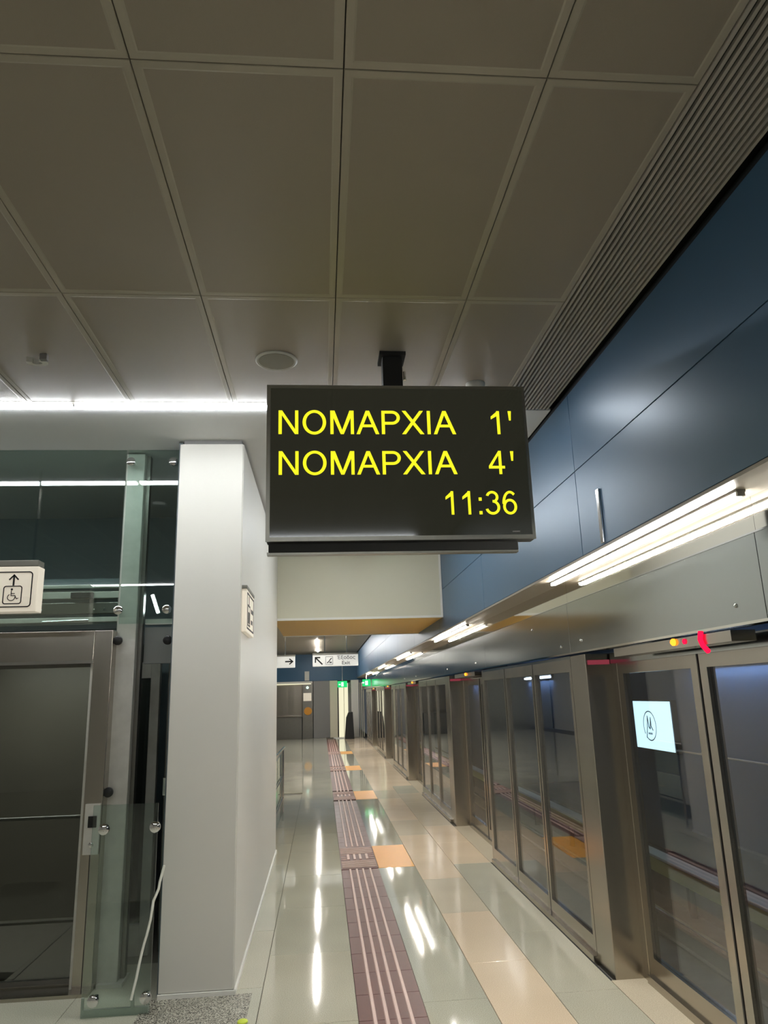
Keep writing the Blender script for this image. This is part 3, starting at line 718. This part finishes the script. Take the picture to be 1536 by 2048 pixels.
for a, b in ((-3.3, -2.45), (-2.44, -1.592)):
    l = MB().box(a, a+.02, 5.33, 5.36, .03, 2.03).box(b-.02, b, 5.33, 5.36, .03, 2.03).box(a+.02, b-.02, 5.33, 5.36, .03, .06).box(a+.02, b-.02, 5.33, 5.36, 2.0, 2.03).build('door_leaf', 'steel_dark', ld)
    MB().box(a+.02, b-.02, 5.34, 5.348, .06, 2.0).build('pane', 'glass_cab', l)
cp_ = thing('call_panel', (-1.48, 5.23, .8), 'small steel lift call panel with dark button on the door frame', 'call panel')
MB().box(-1.555, -1.455, 5.222, 5.238, .80, 1.11).build('plate', 'galvanised', cp_, bevel=.003)
MB().box(-1.53, -1.475, 5.216, 5.223, .965, 1.035).build('button', 'black', cp_, bevel=.002)
MB().lathe((-1.503, 5.222, .86), (0, -1, 0), [(.016, 0), (.016, .004), (.012, .006)], 16).build('key_switch', 'chrome', cp_, smooth=True)
t = thing('shaft_fill_light', (-4.9, 7.3, 3.3), 'unseen fill light added high in the lift shaft', 'lamp')
MB().box(-5.4, -4.4, 7.30, 7.38, 3.30, 3.38).build('housing', 'grey_panel', t)  # added out of view to brighten the shaft behind the glass
MB().box(-5.35, -4.45, 7.27, 7.30, 3.31, 3.36)  .build('tube', 'lamp_shaft_fill', t)
lc = thing('lift_car', (-2.5, 6.2, 0), 'dark lift car interior with bars for reflected lines behind the glass door', 'lift car')
MB().box(-3.4, -1.55, 5.53, 7.0, -.05, -.0).build('floor_plate', 'cab_floor', lc)
MB().box(-3.4, -1.55, 6.98, 7.0, 0, 2.2).build('back_wall', 'cab_dark', lc)
MB().box(-3.42, -3.4, 5.53, 7.0, 0, 2.2).build('side_wall', 'cab_dark', lc)
MB().box(-1.57, -1.55, 5.53, 7.0, 0, 2.2).build('side_wall', 'cab_dark', lc)
MB().box(-3.4, -1.55, 5.53, 7.0, 2.2, 2.24).build('roof', 'cab_dark', lc)
MB().tube([(-3.3, 5.60, .985), (-1.64, 5.60, .985)], .012, 10).build('handrail', 'steel_dark', lc, smooth=True)  # bar drawn for a line reflected in the door glass
MB().box(-3.3, -1.62, 5.56, 5.575, .325, .34).build('reflection_bar', 'steel_dark', lc)  # lower bar, likewise a reflected line given a solid shape
MB().box(-3.0, -1.9, 6.1, 6.3, 2.18, 2.2).build('added_car_light', 'lamp_shaft_fill', lc)  # unseen light added to lift the dark car interior
MB().box(-2.05, -2.04, 5.56, 6.9, -.0, .002).build('floor_seam', 'steel_dark', lc)

# lift sign
sg = thing('lift_sign', (-2.4, 4.72, 2.3), 'cream hanging sign with up arrow and wheelchair symbol at the left edge', 'sign')
MB().box(-3.0, -1.782, 4.70, 4.80, 2.32, 2.607).build('body', 'sign_white', sg, bevel=.004)
MB().box(-3.0, -1.788, 4.70, 4.80, 2.609, 2.648).build('cap', 'sign_cap', sg, bevel=.004)
for x in (-2.25, -2.9): MB().tube([(x, 4.75, 2.64), (x, 4.75, H)], .01, 8).build('hanger_rod', 'steel', sg, smooth=True)
yS = 4.6985
def xz(pts): return [(x, yS, z) for x, z in pts]
def strk(mb, P, wd, close=False):
    P = [Vector(p) for p in P]
    if close: P = P+[P[0]]
    for a, b in zip(P[:-1], P[1:]):
        d = (b-a).normalized(); n_ = Vector((-d.y, d.x))*wd/2; a2 = a-d*wd*.35; b2 = b+d*wd*.35
        mb.poly([(p.x, yS, p.y) for p in (a2+n_, b2+n_, b2-n_, a2-n_)], (0, .002, 0))
def rrect(x0, x1, z0, z1, r, seg=5):
    out = []
    for cx, cz_, a0 in ((x1-r, z0+r, -90), (x1-r, z1-r, 0), (x0+r, z1-r, 90), (x0+r, z0+r, 180)):
        for i in range(seg+1):
            a = math.radians(a0+90*i/seg); out.append((cx+math.cos(a)*r, cz_+math.sin(a)*r))
    return out
g = MB(); strk(g, rrect(-2.96, -1.818, 2.352, 2.572, .02), .007, True); g.build('border', 'sign_ink', sg)
g = MB(); strk(g, rrect(-1.985, -1.876, 2.372, 2.482, .014), .006, True); g.build('pictogram_box', 'sign_ink', sg)
g = MB(); strk(g, [(-1.929, 2.490), (-1.929, 2.545)], .011); strk(g, [(-1.955, 2.525), (-1.929, 2.553)], .009); strk(g, [(-1.903, 2.525), (-1.929, 2.553)], .009); g.build('up_arrow', 'sign_ink', sg)
g = MB()
hd = [(-1.936+math.cos(a)*.007, 2.462+math.sin(a)*.007) for a in [i*math.pi/5 for i in range(10)]]
g.poly(xz(hd), (0, .002, 0))
strk(g, [(-1.938, 2.453), (-1.938, 2.423), (-1.914, 2.423), (-1.904, 2.402), (-1.894, 2.406)], .0045); strk(g, [(-1.938, 2.436), (-1.918, 2.436)], .0045)
strk(g, [(-1.936+math.cos(math.radians(a))*.0225, 2.412+math.sin(math.radians(a))*.0205) for a in range(125, 370, 20)], .0045)
g.build('wheelchair_symbol', 'sign_ink', sg)

# green-yellow blob on the stone apron
t = MB().lathe((-.455, 4.655, .004), (0, 0, 1), [(.03, 0), (.028, .006), (.018, .011), (.004, .013)], 20).build('floor_marker', 'yellow_green', smooth=True)
tag(t, 'small round yellow-green marker on the floor at the bottom of the frame', 'marker')

# ================================================================== FAR END
YW = 33.0
we = struct('wall_end', MB().box(-6.9, 1.95, YW+.02, YW+.3, 2.42, H+.1), 'blue_deep')
struct('wall_end_niche', MB().box(-6.9, -.84, YW+.6, YW+.7, 0, 2.5), 'steel_h')
def facade(name, x0, x1, y0, y1, z0, z1, m, lab, cat):
    t = thing(name, ((x0+x1)/2, (y0+y1)/2, z0), lab, cat); return t
t = thing('service_counter', (-1.4, YW, 0), 'steel-clad counter niche under a white lintel light at the far left', 'counter')
MB().box(-2.6, -.86, YW-.2, YW+.58, 0, .92).build('body', 'steel_dark', t, bevel=.01)
MB().box(-2.6, -.84, YW-.25, YW+.58, .92, .97).build('top', 'steel', t, bevel=.006)
MB().box(-2.6, -.84, YW+.5, YW+.59, .97, 2.3).build('back_panel', 'steel', t)
t = thing('lintel_light', (-1.4, YW, 2.3), 'white light line along the far niche', 'lamp')
MB().box(-4.0, -.40, YW-.06, YW, 2.34, 2.42).build('housing', 'plastic_white', t)
MB().box(-4.0, -.46, YW-.10, YW-.06, 2.29, 2.33).build('diffuser', 'lamp_door', t, bevel=.004)
t = thing('information_pillar', (-.6, YW, 0), 'far steel pillar with white notices and round amber sign', 'pillar')
MB().box(-.84, -.38, YW-.05, YW+.3, 0, 2.42).build('body', 'steel_dark', t, bevel=.01)
MB().box(-.80, -.45, YW-.06, YW-.05, 1.58, 1.92).build('notice', 'sign_white', t)
MB().box(-.74, -.54, YW-.1, YW-.05, 2.45, 2.85).build('camera_box', 'plastic_white', t)
MB().lathe((-.60, YW-.05, 1.15), (0, -1, 0), [(.17, 0), (.17, .02), (.15, .025)], 24).build('amber_disc', 'amber_sign', t, smooth=True)
MB().lathe((-.62, YW-.05, 2.15), (0, -1, 0), [(.06, 0), (.06, .06), (.04, .08)], 16).build('lamp_head', 'exit_white', t, smooth=True)
t = thing('wall_cladding', (0, YW, 0), 'grey cladding panels left of the lit doorway at the far end', 'wall panel')
MB().box(-.36, .355, YW-.02, YW+.3, 0, 2.42).build('grey_cladding', 'grey_panel', t, bevel=.006)
MB().box(.36, .70, YW+.0, YW+.3, 0, 2.42).build('beige_cladding', 'cream_wall', t, bevel=.006)
t = thing('lit_doorway', (.95, YW, 0), 'tall glowing cream doorway at the far end of the platform', 'doorway')
MB().box(.74, 1.2, YW+.25, YW+.3, 0, 2.30).build('lit_panel', 'lamp_door', t)
MB().box(.72, .75, YW-.02, YW+.3, 0, 2.32).build('jamb', 'black_matt', t)
MB().box(1.17, 1.27, YW-.02, YW+.3, 0, 2.32).build('jamb', 'grey_panel', t)
MB().box(.98, 1.0, YW+.2, YW+.25, 0, 2.3).build('mullion', 'cream_wall', t)
tag(MB().box(.5, 1.15, YW-.9, YW-.45, 0, .03).build('doormat', 'white_trim'), 'pale doormat in front of the glowing doorway', 'mat')
def exitsign(x0, x1, z0, z1, y, lab):
    t = thing('exit_sign', ((x0+x1)/2, y, z0), lab, 'sign', 'green exit signs')
    MB().box(x0, x1, y, y+.08, z0, z1).build('panel', 'exit_green', t, bevel=.01)
    mx = (x0+x1)/2
    MB().box(mx-.05, mx+.05, y-.005, y, z0+.04, z1-.05).box(mx-.16, mx-.08, y-.005, y, z0+.10, z0+.15).build('figure', 'exit_white', t)
    MB().box(mx-.01, mx+.01, y+.03, y+.05, z1, H if z1 < 2.7 else H).build('hanger', 'steel', t)
exitsign(.70, 1.12, 2.11, 2.38, 32.5, 'green exit sign above the glowing cream doorway')
exitsign(1.46, 1.75, 2.06, 2.30, 26.5, 'green exit sign beside the white end column under the tube lamps')
t = thing('end_column', (1.44, YW, 0), 'pale narrow column right of the glowing doorway', 'column')
MB().box(1.29, 1.62, YW-.3, YW+.2, 0, 2.42).build('shaft', 'pillar_white', t, bevel=.01)
for x in (1.66, 1.74, 1.82): MB().box(x, x+.035, YW-.2, YW-.1, 0, 2.3).build('fin', 'cream_wall', t)
t = thing('escalator_end', (1.15, 31.6, 0), 'dark slanted balustrade end in front of the glowing doorway', 'balustrade')
MB().poly([(.96, 31.5, 0), (1.35, 31.5, 0), (1.30, 31.5, 1.08), (1.12, 31.5, 1.06), (1.03, 31.5, .85)], (0, .5, 0)).build('body', 'black_matt', t, bevel=.01)

# hanging signs beyond the bulkhead
def hang(x0, x1, z0, z1, y, lab, rods):
    t = thing('hanging_sign', ((x0+x1)/2, y, z0), lab, 'sign', 'hanging white direction signs')
    MB().box(x0, x1, y, y+.14, z0, z1).build('body', 'sign_far', t, bevel=.01)
    MB().box(x0-.005, x1+.005, y-.01, y+.15, z1, z1+.04).build('cap', 'sign_cap', t)
    for x in rods: MB().tube([(x, y+.07, z1+.03), (x, y+.07, H)], .014, 8).build('rod', 'steel', t, smooth=True)
    return t
def strk2(mb, P, wd, y):
    P = [Vector(p) for p in P]
    for a, b in zip(P[:-1], P[1:]):
        d = (b-a).normalized(); n_ = Vector((-d.y, d.x))*wd/2; a2 = a-d*wd*.35; b2 = b+d*wd*.35
        mb.poly([(p.x, y, p.y) for p in (a2+n_, b2+n_, b2-n_, a2-n_)], (0, .004, 0))
ys_ = 20.0-.004
a = hang(-1.9, -.71, 2.53, 2.83, 20.0, 'white hanging sign with a right-pointing arrow, beside the white wall', (-1.6, -.98))
g = MB(); strk2(g, [(-.96, 2.69), (-.78, 2.69)], .035, ys_); strk2(g, [(-.85, 2.755), (-.77, 2.69), (-.85, 2.625)], .032, ys_); g.build('arrow', 'sign_ink', a)
b = hang(-.235, 1.0, 2.54, 2.845, 20.0, 'white hanging exit sign with an up-left arrow and Greek lettering', (.09, .69))
g = MB(); strk2(g, [(-.155, 2.77), (.02, 2.60)], .036, ys_); strk2(g, [(-.16, 2.65), (-.16, 2.775), (-.04, 2.775)], .034, ys_); g.build('arrow', 'sign_ink', b)
g = MB(); q = [(.12, 2.59), (.12, 2.79), (.31, 2.79), (.31, 2.59), (.12, 2.59)]; strk2(g, q, .008, ys_); strk2(g, [(.16, 2.63), (.20, 2.66), (.25, 2.73), (.28, 2.75)], .022, ys_); strk2(g, [(.23, 2.64), (.27, 2.64)], .03, ys_); g.build('stairs_pictogram', 'sign_ink', b)
textmesh('lettering', 'Έξοδος', .43, .92, 2.70, 2.815, 20.0-.001, 'sign_ink', b, .003)
textmesh('lettering', 'Exit', .56, .78, 2.58, 2.67, 20.0-.001, 'sign_ink', b, .003)

# ================================================================== ENCLOSURE OUTSIDE THE FRAME
struct('wall_back', MB().box(-7, 2, YB-.2, YB, 0, H+.1), 'pillar_white')
struct('wall_far_left', MB().box(-7.2, -7, YB, YE+8, 0, H+.1), 'pillar_white')
struct('wall_beyond', MB().box(-7.2, 1.78, YE+5, YE+5.2, 0, H+.1), 'grey_panel')
